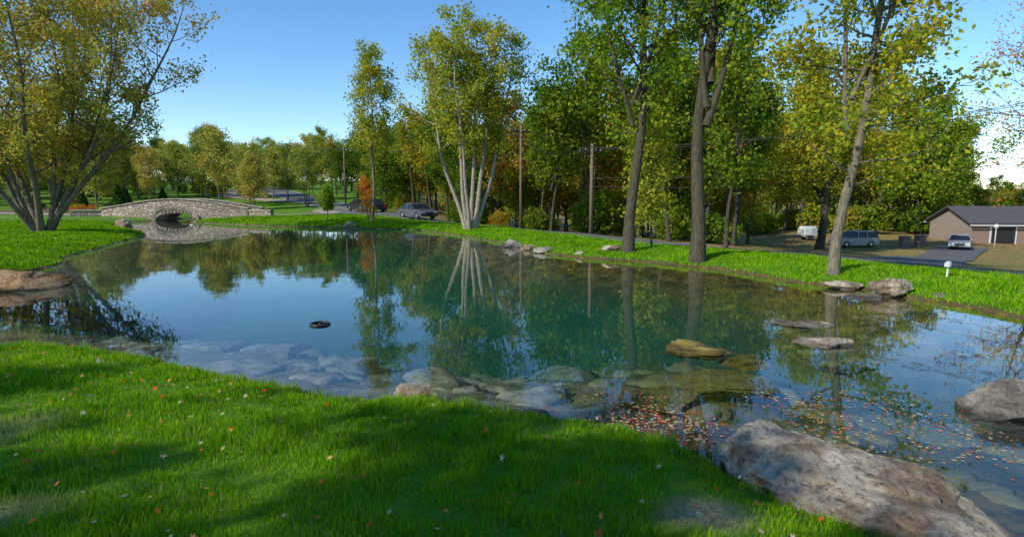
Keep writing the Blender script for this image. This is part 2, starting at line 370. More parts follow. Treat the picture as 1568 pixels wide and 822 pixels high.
def tree_mesh(name, seed, stems, bstart=.35, nb=16, blen=3., elev=(15, 55), nsub=5, leaves=14, lsize=.15, sig=.22, curve=.25,
              barkm=None, leafm=None, prof=None, ntwig=3, wander=.12, sides=9, subl=.45, flare=1.25, leafprob=1., clump=.7):
    rng = np.random.default_rng(seed)
    VS, QS, MI, AT = [], [], [], []; base = 0
    def add(VV, QQ, mi, at):
        nonlocal base
        VS.append(VV); QS.append(QQ+base); MI.append(np.full(len(QQ), mi)); AT.append(at); base += len(VV)
    k = 14; t = np.linspace(0, 1, k)
    SP, SR = [], []
    for (p0, p1, r0) in stems:
        p0 = np.array(p0, float); p1 = np.array(p1, float); Ls = np.linalg.norm(p1-p0)
        hor = (p1-p0)*np.array([1, 1, 0])
        P = p0+(p1-p0)*t[:, None]
        P += hor*(.30*np.sin(np.pi*t)*.5)[:, None]
        ph = rng.uniform(0, 6.28, 4)
        P[:, 0] += wander*Ls*.1*(np.sin(5*t+ph[0])-np.sin(ph[0])+.4*np.sin(13*t+ph[1])-.4*np.sin(ph[1]))
        P[:, 1] += wander*Ls*.1*(np.sin(5*t+ph[2])-np.sin(ph[2])+.4*np.sin(13*t+ph[3])-.4*np.sin(ph[3]))
        Rr = r0*((1-t)**.85*.93+.05); Rr[0] *= flare
        SP.append(P); SR.append(Rr)
    SP = np.array(SP); SR = np.array(SR)
    VV, QQ = tubes(SP, SR, sides); add(VV, QQ, 0, np.zeros(len(VV)))
    kb = 7; s = np.linspace(0, 1, kb)
    BP, BR, BL = [], [], []
    for si in range(len(SP)):
        cnt = nb if np.isscalar(nb) else nb[si]
        bs = bstart if np.isscalar(bstart) else bstart[si]
        az0 = rng.uniform(0, 6.28)
        for i in range(cnt):
            tt = (i+rng.uniform(0, 1))/cnt; tb = bs+(1-bs)*tt*.98
            f = tb*(k-1); j = int(f); p = SP[si][j]*(1-(f-j))+SP[si][min(j+1, k-1)]*(f-j)
            rr = np.interp(tb, t, SR[si])
            az = az0+i*2.4+rng.uniform(-.5, .5)
            el = math.radians(rng.uniform(*elev)+18*tt)
            L = blen*(prof(tt) if prof else (.55+.6*math.sin(math.pi*min(1, tt*.9+.12))))*rng.uniform(.6, 1.15)
            d = np.array([math.cos(az)*math.cos(el), math.sin(az)*math.cos(el), math.sin(el)])
            side = np.cross(d, [0, 0, 1.])
            P = p+d*(L*s)[:, None]
            P[:, 2] += curve*L*s**2
            P += side*(rng.uniform(-.15, .15)*L*np.sin(s*3))[:, None]
            P += rng.normal(size=(kb, 3))*.02*L*s[:, None]
            BP.append(P); r0 = min(rr*.55, .010+.015*L); BR.append(r0*((1-s)*.9+.1)); BL.append(L)
    BP = np.array(BP); BR = np.array(BR); BL = np.array(BL)
    VV, QQ = tubes(BP, BR, 5); add(VV, QQ, 0, np.zeros(len(VV)))
    ks = 5; s4 = np.linspace(0, 1, ks)
    m = len(BP); nS = m*nsub
    bi = np.repeat(np.arange(m), nsub)
    tb = rng.uniform(.25, 1, nS); f = tb*(kb-1); j = np.minimum(f.astype(int), kb-2); w = (f-j)[:, None]
    p = BP[bi, j]*(1-w)+BP[bi, j+1]*w
    bd = BP[bi, -1]-BP[bi, 0]; bd /= np.linalg.norm(bd, axis=1, keepdims=True)
    dd = bd*.75+rng.normal(size=(nS, 3))*.55; dd[:, 2] += .15; dd /= np.linalg.norm(dd, axis=1, keepdims=True)
    L = BL[bi]*subl*(1.15-.5*tb)*rng.uniform(.6, 1.2, nS)
    P = p[:, None, :]+dd[:, None, :]*(L[:, None]*s4)[..., None]
    P[..., 2] += (.15*L[:, None]*s4**2)
    P += rng.normal(size=P.shape)*.03*(L[:, None]*s4)[..., None]
    rS = np.minimum(.008+.005*L, BR[bi, j])
    VV, QQ = tubes(P, rS[:, None]*((1-s4)*.85+.15), 4); add(VV, QQ, 0, np.zeros(len(VV)))
    SPs, SLs = P, L
    if ntwig:
        nT = nS*ntwig; qi = np.repeat(np.arange(nS), ntwig)
        j = rng.integers(1, ks, nT); p = SPs[qi, j]
        d2 = dd[qi]*.6+rng.normal(size=(nT, 3))*.6; d2[:, 2] += .1; d2 /= np.linalg.norm(d2, axis=1, keepdims=True)
        Lt = SLs[qi]*.4*rng.uniform(.5, 1.2, nT)
        TP = p[:, None, :]+d2[:, None, :]*(Lt[:, None]*np.array([0, .5, 1]))[..., None]
        VV, QQ = tubes(TP, np.full((nT, 1), .005)*np.array([1, .8, .5]), 3); add(VV, QQ, 0, np.zeros(len(VV)))
        ends = TP[:, 1:].reshape(-1, 3)
        C0 = np.concatenate([SPs[:, 2:].reshape(-1, 3), ends])
    else:
        C0 = SPs[:, 1:].reshape(-1, 3)
    if leafprob < 1: C0 = C0[rng.uniform(size=len(C0)) < leafprob]
    nl = leaves*len(C0)/3.
    wgt = rng.gamma(clump, 1, len(C0)); wgt /= wgt.sum()
    ci = rng.choice(len(C0), int(nl), p=wgt)
    C = C0[ci]+rng.normal(size=(len(ci), 3))*sig
    VV, QQ = leaf_quads(rng, C, lsize)
    cr = rng.uniform(0, 1, len(C0))
    rn = np.clip(rng.uniform(0, 1, len(ci))*.65+cr[ci]*.35, 0, 1)
    add(VV, QQ, 1, np.repeat(rn, 4))
    return np_mesh(name, np.concatenate(VS), np.concatenate(QS), [barkm or M_bark, leafm or M_leaf_green], np.concatenate(MI), {'rnd': np.concatenate(AT)})

def place(name, me, x, y, rotz=0., sc=1., parent=None, dz=-.05):
    o = link(name, me, parent, (x, y, H(x, y)+dz), rotz); o.scale = (sc, sc, sc); return o

def fan(n, h, spread, r, seed, baser=.15, hv=.2):
    rng = np.random.default_rng(seed); out = []
    for i in range(n):
        a = i*6.283/n+rng.uniform(-.4, .4); s = spread*rng.uniform(.35, 1)
        out.append(((math.cos(a)*baser, math.sin(a)*baser, 0), (math.cos(a)*s, math.sin(a)*s, h*rng.uniform(1-hv, 1)), r*rng.uniform(.7, 1)))
    return out

# left multi-stem maple
st = fan(8, 14.5, 4.6, .19, 5, .35)
st += [((.2, 0, 0), (7.8, -1.5, 13.0), .15), ((.2, .1, 0), (5.0, -2.5, 12.0), .15), ((-.2, -.2, 0), (-4, -2, 11), .15)]
place('maple_tree', tree_mesh('maple_multi', 5, st, .20, 18, 3.4, (0, 50), 5, 18, .19, .26, .2, M_bark_mid, M_leaf_maple, ntwig=3), -26, 31.5, .4)
# central multi-stem tree
st = [((-.25, 0, 0), (-2.4, .5, 10.9), .15), ((-.1, .1, 0), (-1.3, -.5, 12.2), .16), ((.1, -.1, 0), (.4, .6, 12.4), .16), ((.25, 0, 0), (1.9, -.3, 12.2), .17), ((.35, .1, 0), (3.0, .6, 11.4), .16), ((0, .3, 0), (.3, 2.2, 11.), .13), ((0, -.2, 0), (-.5, -1.9, 11.), .13)]
place('river_birch_tree', tree_mesh('birch_multi', 8, st, .40, 16, 1.9, (5, 50), 5, 22, .18, .24, .2, M_bark_pale, M_leaf_yg, ntwig=2), -2.7, 36.4, 0)
# slim tall tree
place('sweetgum_tree', tree_mesh('slim_tree', 13, [((0, 0, 0), (.3, 0, 12.9), .13)], .42, 34, 1.9, (0, 40), 5, 22, .20, .24, .15, M_bark_mid, M_leaf_yg, ntwig=2,
      prof=lambda t: .45+.6*math.sin(math.pi*min(1, .2+t*.75))), -11.3, 46, 1)
# right trees on the bank
place('oak_tree', tree_mesh('oak_a', 21, [((0, 0, 0), (.2, .3, 15.5), .225), ((.05, 0, 4.8), (-1.7, .5, 13), .09), ((0, 0, 5.6), (1.4, -.6, 13.5), .09)], [.26, .15, .15], [32, 15, 15], 2.5, (0, 45), 6, 18, .17, .23, .12, M_bark, M_leaf_green), 4.5, 21.9, .0)
place('oak_tree', tree_mesh('oak_b', 22, [((0, 0, 0), (.8, .2, 16), .25), ((.1, 0, 4.6), (2.4, -.4, 14.5), .12), ((.1, 0, 5.2), (-.9, .5, 14), .11), ((.2, 0, 6), (1.7, 1.6, 15), .10)], [.36, .22, .2, .15], [22, 15, 15, 12], 2.3, (0, 50), 6, 16, .17, .23, .15, M_bark, M_leaf_green), 6.4, 19.5, .0)
place('maple_tree', tree_mesh('maple_c', 23, [((0, 0, 0), (.7, .2, 13), .15), ((.15, 0, 4.8), (1.6, -.3, 11.5), .07), ((.1, 0, 4.0), (-.5, .4, 11), .07)], [.18, .1, .12], [30, 13, 13], 2.2, (-10, 40), 6, 17, .15, .22, .10, M_bark_mid, M_leaf_mix), 9.0, 15.8, .0)
place('maple_sapling', tree_mesh('sapling', 24, [((0, 0, 0), (.2, .1, 6.5), .05)], .12, 26, 1.2, (10, 50), 5, 22, .16, .2, .2, M_bark, M_leaf_yg, ntwig=2), 5.9, 24.0, .0)
place('maple_sapling', tree_mesh('sapling_y', 29, [((0, 0, 0), (-.2, .1, 3.2), .04)], .12, 20, .9, (10, 50), 5, 10, .14, .16, .2, M_bark, M_leaf_orange, ntwig=2), -11.9, 47.3, .0)
# yard trees
place('oak_tree', tree_mesh('oak_d', 25, [((0, 0, 0), (.5, 0, 17), .40), ((0, 0, 5), (-4, 1, 14), .18), ((0, 0, 5.5), (4, -1, 14), .18)], [.28, .2, .2], [28, 16, 16], 4.9, (-5, 40), 6, 28, .32, .45, .1, M_bark, M_leaf_mix, ntwig=2), 29.5, 54.5)
place('oak_tree', tree_mesh('oak_e', 26, [((0, 0, 0), (.5, 0, 18.5), .45), ((0, 0, 4), (-4, 1, 14), .25), ((0, 0, 4), (4.5, -1, 14), .25)], [.10, .10, .10], [34, 18, 18], 5.4, (-5, 40), 6, 30, .40, .55, .1, M_bark, M_leaf_green, ntwig=2), 60, 84)
place('oak_tree', tree_mesh('oak_f', 27, [((0, 0, 0), (-1.5, 0, 14), .22), ((-.1, 0, 3), (-4.5, -1, 11.5), .12)], [.25, .2], [26, 18], 4.2, (-5, 35), 7, 7, .16, .25, .1, M_bark, M_leaf_orange, leafprob=.6), 31.6, 32)
# young tree
place('young_tree', tree_mesh('young', 28, [((0, 0, 0), (.05, 0, 2.6), .035)], .25, 40, .85, (20, 55), 5, 20, .14, .1, .3, M_bark, M_leaf_young, ntwig=1,
      prof=lambda t: 1.1-.8*t), -15.4, 47.5)

# woodland prototypes
protos = []
for i, (h, bs, bl, lm) in enumerate([(13, .22, 3.2, M_leaf_forest), (12, .35, 2.8, M_leaf_forest), (14, .30, 3.0, M_leaf_forest), (11, .18, 3.2, M_leaf_forest), (13.5, .45, 2.6, M_leaf_forest), (9, .12, 2.6, M_leaf_forest)]):
    r_ = np.random.default_rng(60+i)
    st = [((0, 0, 0), (r_.uniform(-.8, .8), r_.uniform(-.8, .8), h), .16+.01*i)]
    if i % 2: st.append(((0, 0, h*.3), (r_.uniform(-2, 2), r_.uniform(-2, 2), h*.9), .1))
    protos.append(tree_mesh('woodland_tree_%d' % i, 60+i, st, bs, 24, bl, (0, 45), 5, 17 if i % 2 else 30, .33, .38, .12, M_bark, lm, ntwig=0, sides=6))
protos_p = []
for i, (h, bs, bl) in enumerate([(12, .25, 2.6), (10.5, .2, 2.8), (13, .3, 2.4), (9, .2, 2.4)]):
    st = fan(1+i % 3, h, 1.6, .14, 80+i, .15)
    protos_p.append(tree_mesh('meadow_tree_%d' % i, 80+i, st, bs, 24//(1+i % 3)+4, bl, (10, 50), 5, 16, .30, .34, .15, M_bark_mid, M_leaf_pale, ntwig=2, sides=6))
def bush_mesh(name, seed, r, h, n, lsize, mat, cone=False):
    rng = np.random.default_rng(seed)
    d = rng.normal(size=(n, 3)); d /= np.linalg.norm(d, axis=1, keepdims=True)
    rad = rng.uniform(.35, 1, n)**.5
    lump = 1+.25*np.sin(d[:, 0]*5+seed)*np.cos(d[:, 1]*6)+.15*np.sin(d[:, 2]*9)
    C = d*rad[:, None]*lump[:, None]*np.array([r, r, h/2])+np.array([0, 0, h/2])
    if cone:
        zz = np.clip(rng.uniform(0, 1, n)**1.4, 0, 1); a = rng.uniform(0, 6.28, n)
        rr = r*(1-zz)**.8*(rng.uniform(.3, 1, n)**.4)*(1+.12*np.sin(a*5+zz*20))
        C = np.stack([rr*np.cos(a), rr*np.sin(a), .08*h+zz*h*.92], 1)
    C = C[C[:, 2] > .0]
    VV, QQ = leaf_quads(rng, C, lsize)
    P = []
    for i in range(9):
        a = rng.uniform(0, 6.28); e = np.array([math.cos(a)*r*.5, math.sin(a)*r*.5, h*.7]) if not cone else np.array([0, 0, h*.9])
        P.append(np.linspace([0, 0, 0], e, 5)+rng.normal(size=(5, 3))*.03*np.linspace(0, 1, 5)[:, None])
    P = np.array(P); TV, TQ = tubes(P, np.full((9, 5), .02)*np.linspace(1, .3, 5), 4)
    return np_mesh(name, np.concatenate([TV, VV]), np.concatenate([TQ, QQ+len(TV)]), [M_bark, mat], np.concatenate([np.zeros(len(TQ)), np.ones(len(QQ))]),
                   {'rnd': np.concatenate([np.zeros(len(TV)), np.repeat(rng.uniform(0, 1, len(C)), 4)])})
bushes = [bush_mesh('undergrowth_%d' % i, 90+i, 1.6, 2.0+.5*i, 1100, .3, M_leaf_forest) for i in range(3)]

POLES = [(-24.4, 84, 8.5), (.75, 48.3, 8.8), (5.3, 38.3, 6.2), (33, 20, 10.5)]
wood = link('woodland', None)
rng = np.random.default_rng(101)
cnt = 0; pts = [(p[0]*.98, p[1]*.98) for p in POLES]; tries = 0
while cnt < 205 and tries < 9000:
    tries += 1
    y = rng.uniform(30, 118); uu = rng.uniform(-.34, .95); x = uu*y
    back = y-float(yroad(x))
    if back < 7 or back > 62: continue
    if uu > .42 and y < 70: continue
    if uu > .50 and y < 84: continue
    if uu > .30 and back > 20 and y < 60 and rng.uniform() < .5: continue
    if any((x-a)**2+(y-b)**2 < (2.2+.02*y)**2 for a, b in pts): continue
    pts.append((x, y))
    pi = rng.integers(0, 6)
    sc = rng.uniform(.75, 1.05)
    if uu < -.05: sc *= .85
    place('woodland_tree', protos[pi], x, y, rng.uniform(0, 6.28), sc, wood); cnt += 1
for i in range(46):
    uu = .40+.62*(i+rng.uniform(0, 1))/46; y = rng.uniform(86, 118)
    sc = (1.35 if uu < .66 else 1.1 if uu < .78 else .6)*rng.uniform(.85, 1.1)
    place('woodland_tree', protos[(0, 3, 2, 5, 1)[i % 5]], uu*y, y, rng.uniform(0, 6.28), sc, wood)
for i in range(120):
    y = rng.uniform(34, 85); uu = rng.uniform(-.3, .5); x = uu*y; back = y-float(yroad(x))
    if back < 6.5 or back > 20: continue
    if uu > .38 and y < 62: continue
    place('undergrowth', bushes[i % 3], x, y, rng.uniform(0, 6.28), rng.uniform(.4, 1.1), wood)
for i in range(60):
    uu = rng.uniform(.40, 1.2); y = rng.uniform(80, 96)
    if uu > .75 and y < 86: y += 8
    place('undergrowth', bushes[i % 3], uu*y, y, rng.uniform(0, 6.28), rng.uniform(1.0, 1.9), wood)
bg = link('background_trees', None)
pts = []
for i in range(700):
    if len(pts) > 92: break
    uu = rng.uniform(-1.15, -.33); y = rng.uniform(72, 135); x = uu*y
    if abs(y-float(yroad(x))) < 5: continue
    if -.70 < uu < -.5 and y < 82: continue
    if any((x-a)**2+(y-b)**2 < 13 for a, b in pts): continue
    pts.append((x, y))
    place('meadow_tree', protos_p[rng.integers(0, 4)], x, y, rng.uniform(0, 6.28), rng.uniform(.65, 1.05), bg)
for i in range(45):
    uu = rng.uniform(-1.1, -.36); y = rng.uniform(95, 140); x = uu*y
    if abs(y-float(yroad(x))) < 5: continue
    place('thicket', bushes[i % 3], x, y, i, rng.uniform(.6, 1.5), bg)
for i in range(90):
    uu = rng.uniform(-1.3, -.1); y = rng.uniform(140, 200)
    place('distant_tree', protos[rng.integers(0, 6)] if i % 2 else protos_p[i % 4], uu*y, y, rng.uniform(0, 6.28), rng.uniform(.7, 1.1), bg)
me_c = bush_mesh('evergreen_shrub', 120, 1.0, 2.8, 2600, .2, M_leaf_dark, True)
for (x, y, s) in [(-52, 77, 1.0), (-50, 73, 1.05), (-47.5, 78, .9), (-57, 76, .8), (-62, 80, .9), (-60, 72, .7)]:
    place('evergreen_shrub', me_c, x, y, x, s)
shr = [bush_mesh('shrub_%d' % i, 130+i, .6, .8, 500, .14, m, False) for i, m in enumerate([M_leaf_dark, M_leaf_orange, M_leaf_young])]
sb = link('garden_shrubs', None)
for i in range(34):
    x = rng.uniform(-61, -41); y = rng.uniform(63, 78)
    place('shrub', shr[i % 3], x, y, i, rng.uniform(.6, 1.2), sb)
# trees standing behind / left of the viewpoint (they shade part of the lawn)
sh_me = tree_mesh('shade_tree', 140, [((0, 0, 0), (.5, 0, 12.5), .30), ((0, 0, 4), (-2.8, 1, 11), .18), ((0, 0, 4), (2.6, -1, 11), .18)], [.35, .2, .2], [20, 12, 12], 2.8, (0, 45), 5, 48, .22, .20, .1, M_bark, M_leaf_green, ntwig=1, leafprob=.5, clump=.35)
place('shade_tree', sh_me, -14.8, -6.2, .5, .97)
place('shade_tree', sh_me, -19.5, -4.9, 2.1, .95)
place('shade_tree', sh_me, -12.4, -7.9, 4.1, .97)

# ------------------------------------------------------------------ grass
def blades(name, x, y, z, w, h, rn, dry, rng, lean=.45):
    n = len(x); a = rng.uniform(0, 6.28, n); la = rng.uniform(0, 6.28, n); ln = h*lean*rng.uniform(.2, 1.3, n)
    dx = np.cos(a)*w*.5; dy = np.sin(a)*w*.5
    lx = np.cos(la)*ln; ly = np.sin(la)*ln
    b = np.stack([x, y, z-.01], 1); s = np.stack([dx, dy, 0*dx], 1)
    mid = b+np.stack([lx*.35, ly*.35, h*.6], 1); tip = b+np.stack([lx, ly, h], 1)
    VV = np.stack([b-s, b+s, mid+s*.8, mid-s*.8, tip+s*.15, tip-s*.15], 1).reshape(-1, 3)
    o = np.arange(n)[:, None]*6
    QQ = np.stack([o+np.array([0, 1, 2, 3]), o+np.array([3, 2, 4, 5])], 1).reshape(-1, 4)
    me = np_mesh(name, VV, QQ, [M_grass], attrs={'rnd': np.repeat(rn, 6), 'dry': np.repeat(dry, 6)})
    return link(name, me)
rng = np.random.default_rng(200)
n = 330000
th = rng.uniform(-math.radians(57), math.radians(55), n); r = rng.uniform(1.5, 11.5, n)
x = np.sin(th)*r; y = np.cos(th)*r
d = sdf(x, y); k = (d > .03) & (y < 11); x, y, d, r = x[k], y[k], d[k], r[k]
bare_ = barefn(x, y)
k = rng.uniform(size=len(x)) > bare_*.66; x, y, d, r, bare_ = x[k], y[k], d[k], r[k], bare_[k]
z = height(x, y, d)
tuft = np.clip(.75+.45*sn(x, y, .12, 61)+.3*sn(x, y, .4, 62), .3, 1.7)
hh = (.045+.035*rng.uniform(0, 1, len(x)))*tuft*1.25*(1-.5*bare_)*(1+.5*np.exp(-d/.25))
blades('grass', x, y, z, .0022+.0008*r, hh, rng.uniform(0, 1, len(x)), np.clip(bare_*1.6*rng.uniform(.2, 1, len(x))+(rng.uniform(size=len(x)) < .04)*.8, 0, 1), rng)
n = 700000
th = rng.uniform(-math.radians(48), math.radians(48), n); r = 11+rng.uniform(0, 1, n)**1.3*48
x = np.sin(th)*r; y = np.cos(th)*r
k = (y > 10.5) & (y < yroad(x)-2.9); x, y, r = x[k], y[k], r[k]
d = sdf(x, y); k = (d > .03) & (d < 15); x, y, d, r = x[k], y[k], d[k], r[k]
k = rng.uniform(size=len(x)) < 150000/len(x)
x, y, d, r = x[k], y[k], d[k], r[k]
z = height(x, y, d)
tuft = np.clip(.8+.4*sn(x, y, .3, 63), .4, 1.5)
blades('grass', x, y, z, .0017*r, (.07+.0012*r)*tuft*rng.uniform(.6, 1.2, len(x)), rng.uniform(0, .9, len(x)), (rng.uniform(size=len(x)) < .05)*.6, rng)

# ------------------------------------------------------------------ rocks
def rock(name, x, y, z, dims, rotz=0, seed=0, mat=None, level=5, planes=16, tilt=(0, 0), rough=.06, cut=(.55, .88), top=None):
    bm = bmesh.new(); bmesh.ops.create_icosphere(bm, subdivisions=level, radius=1)
    V = np.array([v.co[:] for v in bm.verts]); rr = np.random.default_rng(seed)
    V = np.sign(V)*np.abs(V)**.75; V /= np.abs(V).max()
    for i in range(planes):
        nrm = rr.normal(size=3); nrm /= np.linalg.norm(nrm); o = rr.uniform(*cut)
        dd = V@nrm; V -= nrm*np.maximum(dd-o, 0)[:, None]
    if top:
        for (nx, ny, nz, o) in top:
            nrm = np.array([nx, ny, nz]); nrm /= np.linalg.norm(nrm)
            dd = V@nrm; V -= nrm*np.maximum(dd-o, 0)[:, None]
    D = np.array(dims)/2
    W = V*D
    off = seed*7.3
    mx = max(dims)
    for i in range(len(W)):
        p = Vector(W[i])+Vector((off, off*.5, 0))
        nv = noise.fractal(p*(2.6/mx), .9, 2.1, 4)*rough*mx + noise.fractal(p*9., .8, 2, 3)*.014
        rg = abs(noise.noise(Vector((p.x*1.7, p.y*1.7, p.z*5))))
        nv -= .05*max(0, .12-rg)/.12*min(1, mx*.6)
        led = (math.sin(p.z*26+noise.noise(p*1.5)*6)*.014)
        q = V[i]/(np.linalg.norm(V[i])+1e-6)
        W[i] += q*np.array([1, 1, .75])*(nv)+q*np.array([1, 1, 0])*led
    for v, w in zip(bm.verts, W): v.co = w
    for f in bm.faces: f.smooth = True
    me = bpy.data.meshes.new(name); bm.to_mesh(me); bm.free(); me.materials.append(mat or M_rock)
    try: me.set_sharp_from_angle(angle=math.radians(30))
    except Exception: pass
    o = link(name, me, None, (x, y, z)); o.rotation_euler = (tilt[0], tilt[1], rotz); return o
rad = math.radians
rock('boulder', 2.66, 4.24, .06, (2.5, 1.35, .92), rad(-36), 1, M_rock, 6, 10, (rad(2), rad(5)), .035, (.6, .9), [(.05, -.12, 1, .50), (-.3, -.5, 1, .60), (.9, .1, .8, .66), (-1, .2, .35, .8)])
rock('boulder', 3.75, 3.15, .0, (1.5, .9, .35), rad(-25), 31, M_rock_g, 5, 12, rough=.04)
rock('boulder', 6.0, 6.1, .10, (1.75, 1.0, .62), rad(-15), 2, M_rock_g, 5)
rock('boulder', -1.13, 6.5, .06, (.56, .36, .32), rad(-12), 3, M_rock, 4)
rock('flat_stone', .22, 5.95, .02, (.42, .25, .14), rad(-20), 4, M_rock_g, 4)
rock('flat_stone', 2.85, 8.8, -.055, (1.25, .9, .26), rad(-8), 5, M_rock_m, 5)
rock('submerged_boulder', 1.75, 6.85, -.13, (1.35, .9, .24), rad(5), 6, M_rock_m, 5)
rock('submerged_boulder', 2.75, 7.45, -.13, (1.5, .9, .24), rad(-10), 7, M_rock_m, 5)
rock('submerged_boulder', 3.6, 8.4, -.15, (1.0, .6, .24), rad(-10), 17, M_rock_m, 4)
rock('submerged_boulder', -4.2, 9.6, -.32, (1.6, .9, .30), rad(15), 37, M_rock, 4)
rock('submerged_boulder', -2.6, 9.0, -.34, (1.4, 1.0, .30), rad(-15), 38, M_rock, 4)
rock('flat_stone', 5.45, 10.5, -.01, (1.1, .6, .20), rad(-5), 8, M_rock, 5)
rock('flat_stone', 5.05, 9.05, -.01, (.9, .5, .22), rad(-20), 9, M_rock, 5, tilt=(0, rad(-8)))
rock('boulder', 9.1, 13.5, .16, (1.0, .8, .55), rad(10), 10, M_rock, 5)
rock('flat_stone', 8.35, 13.35, .0, (.95, .7, .20), rad(15), 11, M_rock_g, 5)
rock('flat_stone', 8.75, 14.7, .05, (1.2, .8, .30), rad(5), 12, M_rock, 5)
rock('boulder', 9.9, 12.9, .08, (.4, .35, .25), rad(5), 18, M_rock_g, 4)
rock('boulder', .1, 26.6, .10, (1.25, .9, .60), 0, 13, M_rock_g, 4)
rock('boulder', .75, 25.2, .06, (.9, .7, .4), .5, 19, M_rock, 4)
rock('boulder', 1.5, 24.0, .06, (1.3, .8, .45), .2, 14, M_rock_g, 4)
rock('boulder', 3.9, 22.5, .30, (.9, .6, .30), .2, 20, M_rock, 4)
rock('boulder', 2.7, 22.4, .10, (.4, .35, .25), .2, 23, M_rock, 4)
rock('boulder', -11.9, 42.0, .15, (1.1, .7, .8), .1, 15, M_rock, 4)
rock('boulder', -13.0, 42.6, .10, (.6, .5, .5), .1, 24, M_rock, 4)
rock('rock_slab', -14.0, 14.8, .20, (4.4, 2.0, .85), rad(4), 16, M_rock_o, 5, 10, rough=.03)
rock('boulder', -27.6, 40.6, .2, (1.2, .8, .7), .1, 25, M_rock, 4)
rock('boulder', -31.6, 46.5, .2, (1.5, .9, .8), .1, 26, M_rock, 4)
rock('boulder', -29.0, 52.6, .2, (1.1, .9, .8), .1, 27, M_rock, 4)
# bed stones
bm = bmesh.new(); rr = np.random.default_rng(77); c_ = 0
while c_ < 170:
    x = rr.uniform(-8, 9); y = rr.uniform(4, 13)
    dd = float(sdf([x], [y])[0])
    if dd > -.4 or dd < -4.5: continue
    c_ += 1
    s = rr.uniform(.08, .30) if rr.uniform() < .75 else rr.uniform(.35, .75)
    r_ = bmesh.ops.create_icosphere(bm, subdivisions=3, radius=1)
    ax = rr.uniform(0, 3.14); zc = H(x, y)-s*.05
    for v in r_['verts']:
        p = v.co.copy(); nz = 1+.55*noise.noise(p*1.6+Vector((c_*3, 0, 0)))
        px, py = p.x*s*nz, p.y*s*.65*nz
        v.co = (x+px*math.cos(ax)-py*math.sin(ax), y+px*math.sin(ax)+py*math.cos(ax), min(zc+p.z*s*.2*nz, -.03))
for f in bm.faces: f.smooth = True
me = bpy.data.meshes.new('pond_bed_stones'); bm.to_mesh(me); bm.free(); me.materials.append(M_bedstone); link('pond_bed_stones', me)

# ------------------------------------------------------------------ fallen leaves
def leafcol():
    t = NT('fallen_leaf'); col = t.ramp(t.attr('rnd'), [(0, (.62, .02, .015)), (.3, (.72, .07, .02)), (.45, (.70, .24, .03)), (.6, (.60, .40, .16)), (.8, (.50, .36, .22)), (1, (.68, .57, .42))])
    return t.principled(col, .6, .3)
M_fall = leafcol()
def fallen(name, x, y, z, s, rn, tilt, rng):
    n = len(x); VV = []; a = rng.uniform(0, 6.28, n)
    tx = rng.normal(size=n)*tilt; ty = rng.normal(size=n)*tilt
    for ang, L in ((-1.9, .6), (-.95, .9), (0, 1.), (.95, .9), (1.9, .6)):
        for (da, l) in ((0, 0), (-.42, .42), (0, 1), (.42, .42)):
            px = np.cos(a+ang+da)*l*L*s; py = np.sin(a+ang+da)*l*L*s
            VV.append(np.stack([x+px, y+py, z+px*tx+py*ty+.1*l*l*s], 1))
    VV = np.stack(VV, 1).reshape(-1, 3)
    return link(name, np_mesh(name, VV, np.arange(len(VV)).reshape(-1, 4), [M_fall], attrs={'rnd': np.repeat(rn, 20)}))
rng = np.random.default_rng(300)
x = rng.uniform(-8, 4, 1600); y = rng.uniform(2.2, 9, 1600); d = sdf(x, y); k = d > .05; x, y, d = x[k][:400], y[k][:400], d[k][:400]
fallen('fallen_leaves', x, y, height(x, y, d)+rng.uniform(.06, .10, len(x)), rng.uniform(.018, .043, len(x)), rng.uniform(0, 1, len(x))**1.1, .4, rng)
x = np.concatenate([rng.normal(2.0, .9, 1500), rng.uniform(1, 7.5, 5200), rng.uniform(6.5, 10, 1500)]); y = np.concatenate([rng.normal(5.65, .45, 1500), rng.uniform(3.2, 6.8, 5200), rng.uniform(6, 13, 1500)])
d = sdf(x, y); dens = np.clip(.35+.9*sn(x, y, .40, 71), 0, 1)
k = (d < -.02) & (rng.uniform(size=len(x)) < dens*np.clip(1.2+d*.18, .25, 1)); x, y = x[k], y[k]
rn = np.where(x < 3.0, rng.uniform(0, 1, len(x))**.8, rng.uniform(.25, 1, len(x)))
fallen('floating_leaves', x, y, np.full(len(x), .004), rng.uniform(.012, .036, len(x)), rn, .02, rng)

# ------------------------------------------------------------------ generic parts
def box(name, c, s, mat, parent=None, rotz=0., bevel=0., rot=None):
    bm = bmesh.new(); bmesh.ops.create_cube(bm, size=1)
    for v in bm.verts: v.co = (v.co.x*s[0], v.co.y*s[1], v.co.z*s[2])
    if bevel: bmesh.ops.bevel(bm, geom=bm.edges[:], offset=bevel, segments=2, affect='EDGES')
    me = bpy.data.meshes.new(name); bm.to_mesh(me); bm.free(); me.materials.append(mat)
    o = link(name, me, parent, c); o.rotation_euler = rot or (0, 0, rotz); return o
def cyl(name, c, r1, r2, h, mat, parent=None, rot=(0, 0, 0), seg=20):
    bm = bmesh.new(); bmesh.ops.create_cone(bm, cap_ends=True, segments=seg, radius1=r1, radius2=r2, depth=h)
    for f in bm.faces: f.smooth = len(f.verts) == 4
    me = bpy.data.meshes.new(name); bm.to_mesh(me); bm.free(); me.materials.append(mat)
    o = link(name, me, parent, c); o.rotation_euler = rot; return o
